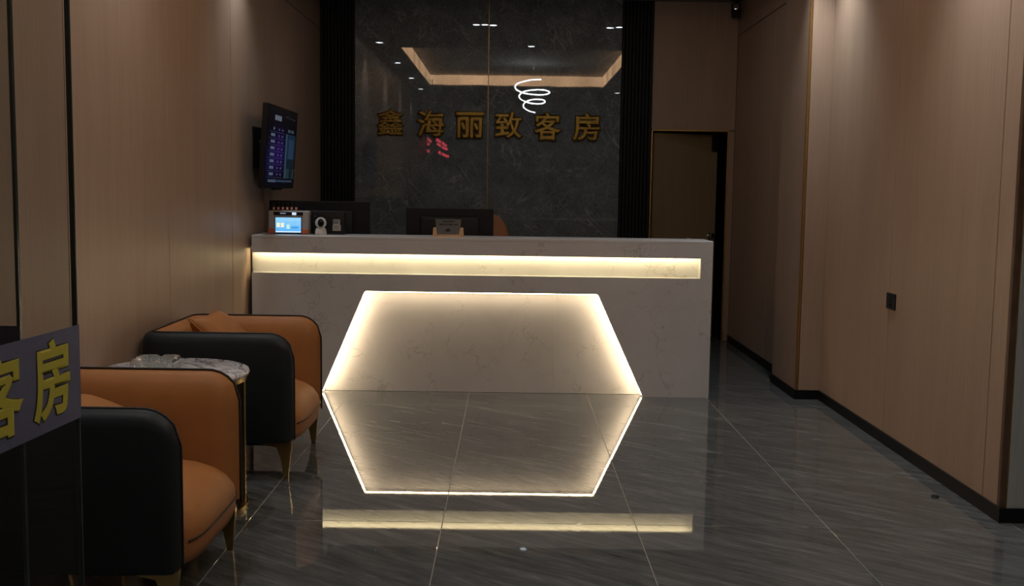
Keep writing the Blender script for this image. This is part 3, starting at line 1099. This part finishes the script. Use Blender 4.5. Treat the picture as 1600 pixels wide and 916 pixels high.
for k in range(3): T2(.22 + .075 * k, .09, .285 + .075 * k, .155, (.45, .55, .66), .0018)
for k in range(4): T2(.60 + .09 * k, .07 + .005 * k, .625 + .09 * k, .085 + .005 * k, (.2, .24, .3), .0018)
for k in range(2): T2(.68 + .12 * k, .235, .77 + .12 * k, .275, (.16, .24, .33), .0018)
for r in range(8):
    z = .245 + .083 * r
    T2(.06, z + .058, .58, z + .062, (.16, .20, .36), .0018)
    T2(.12 if r else .19, z, .25 if r else .23, z + .036, (.32, .40, .58), .0018)
    T2(.36, z + .008, .40, z + .032, (.24, .22, .5), .0018)
    T2(.47, z + .008, .52, z + .032, (.24, .22, .5), .0018)
T2(.10, .915, .36, .95, (.22, .28, .40), .0018)
T2(.38, .918, .92, .945, (.10, .17, .30), .0018)
MB().box(-.001, -TVW / 2 + .012, -TVH / 2 + .012, .0008, TVW / 2 - .012, TVH / 2 - .012).build('screen', 'screen_black', body)
q.build('picture', 'tv', body)
MB().rbox(0, -.16, -.14, .012, .16, .14, .003, 1).build('wall_plate', 'black_plastic', tv)
MB().rbox(.010, -.035, -.05, .115, .035, .05, .006, 1).build('bracket_arm', 'black_plastic', tv)
for y in (-.15, .15):
    MB().rbox(.085, y - .015, -.17, .10, y + .015, .17, .002, 1).build('bracket_rail', 'black_plastic', tv)

# ------------------------------------------------------------------ glass door and side light
gd = thing('glass_door', 'open clear glass door with a blue band and yellow characters', 'glass door', (-1.10, 2.676, 0), -.061)
GL = .92
MB().rbox(-.012, -GL, .012, 0, -.006, 2.42, .001, 1).build('pane', 'pane', gd)
MB().rbox(-.0125, -.0062, .012, .0005, 0, 2.42, .0008, 1).build('edge_seal', 'pane_edge', gd)
MB().rbox(-.020, -.16, 0, .008, 0.001, .07, .003, 1).build('lower_fitting', 'steel', gd)
MB().rbox(-.020, -.16, 2.37, .008, 0.001, 2.45, .003, 1).build('upper_fitting', 'steel', gd)
fm = MB().box(.0002, -GL + .01, .778, .0012, .004, 1.018).build('film', 'film', gd)
for ch, ya, yb, za, zb in (('客', 2.190, 2.395, .806, .998), ('房', 2.440, 2.622, .806, 1.000)):
    yc, zc = (ya + yb) / 2 - 2.676, (za + zb) / 2
    glyph('character_outline', ch, 'ink', fm, yb - ya + .008, zb - za + .008, .0006, .048, (.0014, yc, zc), (PI / 2, 0, PI / 2))
    glyph('character', ch, 'yellow', fm, yb - ya, zb - za, .0008, .030, (.0022, yc, zc), (PI / 2, 0, PI / 2))

sd = thing('glass_side_light', 'fixed glass panel with a dark blue band by the left wall', 'glass panel', (-1.25, 2.68, 0))
MB().rbox(XL + .016 + 1.25, 0, .004, -.008, .012, 3.09, .001, 1).build('pane', 'pane', sd)
MB().rbox(-.0085, -.0006, .004, 0, .0126, 3.09, .0008, 1).build('edge_seal', 'pane_edge', sd)
MB().box(XL + .018 + 1.25, -.0014, .785, -.001, -.0004, 1.012).build('film', 'film_darker', sd)

# ------------------------------------------------------------------ small fixtures
so = thing('socket_plate', 'dark brown socket plate on the right wood wall', 'socket', (XR, 5.765, .799))
MB().rbox(-.009, -.064, -.044, 0, .064, .044, .003, 2).build('plate', 'black_plastic', so)
MB().rbox(-.011, -.022, -.036, -.008, .022, .036, .001, 1).build('socket_face', 'screen_black', so)
for z in (-.012, .012):
    MB().rbox(-.0122, -.012, z - .003, -.0108, .012, z + .003, .0003, 1).build('slot', 'ink', so)

cc = thing('corner_camera', 'black ceiling camera in the far right corner', 'camera', (1.985, 9.60, ZC))
cc.scale = (1.5, 1.5, 1.35)
MB().lathe([(.0, -.012), (.034, -.012), (.036, 0), (.0, 0)], 20).build('mount', 'black_plastic', cc, smooth=40)
MB().tube([(0, 0, -.01), (0, -.005, -.045), (-.005, -.02, -.06)], .009, 8).build('arm', 'black_plastic', cc, smooth=True)
b_ = MB().rbox(-.028, -.07, -.028, .028, .05, .028, .010, 3).build('housing', 'black_plastic', cc, smooth=40, loc=(-.006, -.02, -.085))
b_.rotation_euler = (math.radians(-14), 0, math.radians(-12))
ln = MB().lathe([(.020, 0), (.020, .004), (.012, .007), (.0, .008)], 20).build('lens', 'steel', b_, smooth=40, loc=(0, -.070, 0))
ln.rotation_euler = (PI / 2, 0, 0)

cp = MB().lathe([(.0, .0), (.017, .0), (.018, .003), (.015, .008), (.0, .009)], 18).build('bottle_cap', 'ink', None, smooth=40, loc=(1.969, 4.737, .0005))
tag(cp, 'tiny black bottle cap lying on the floor by the right wall', 'bottle cap')
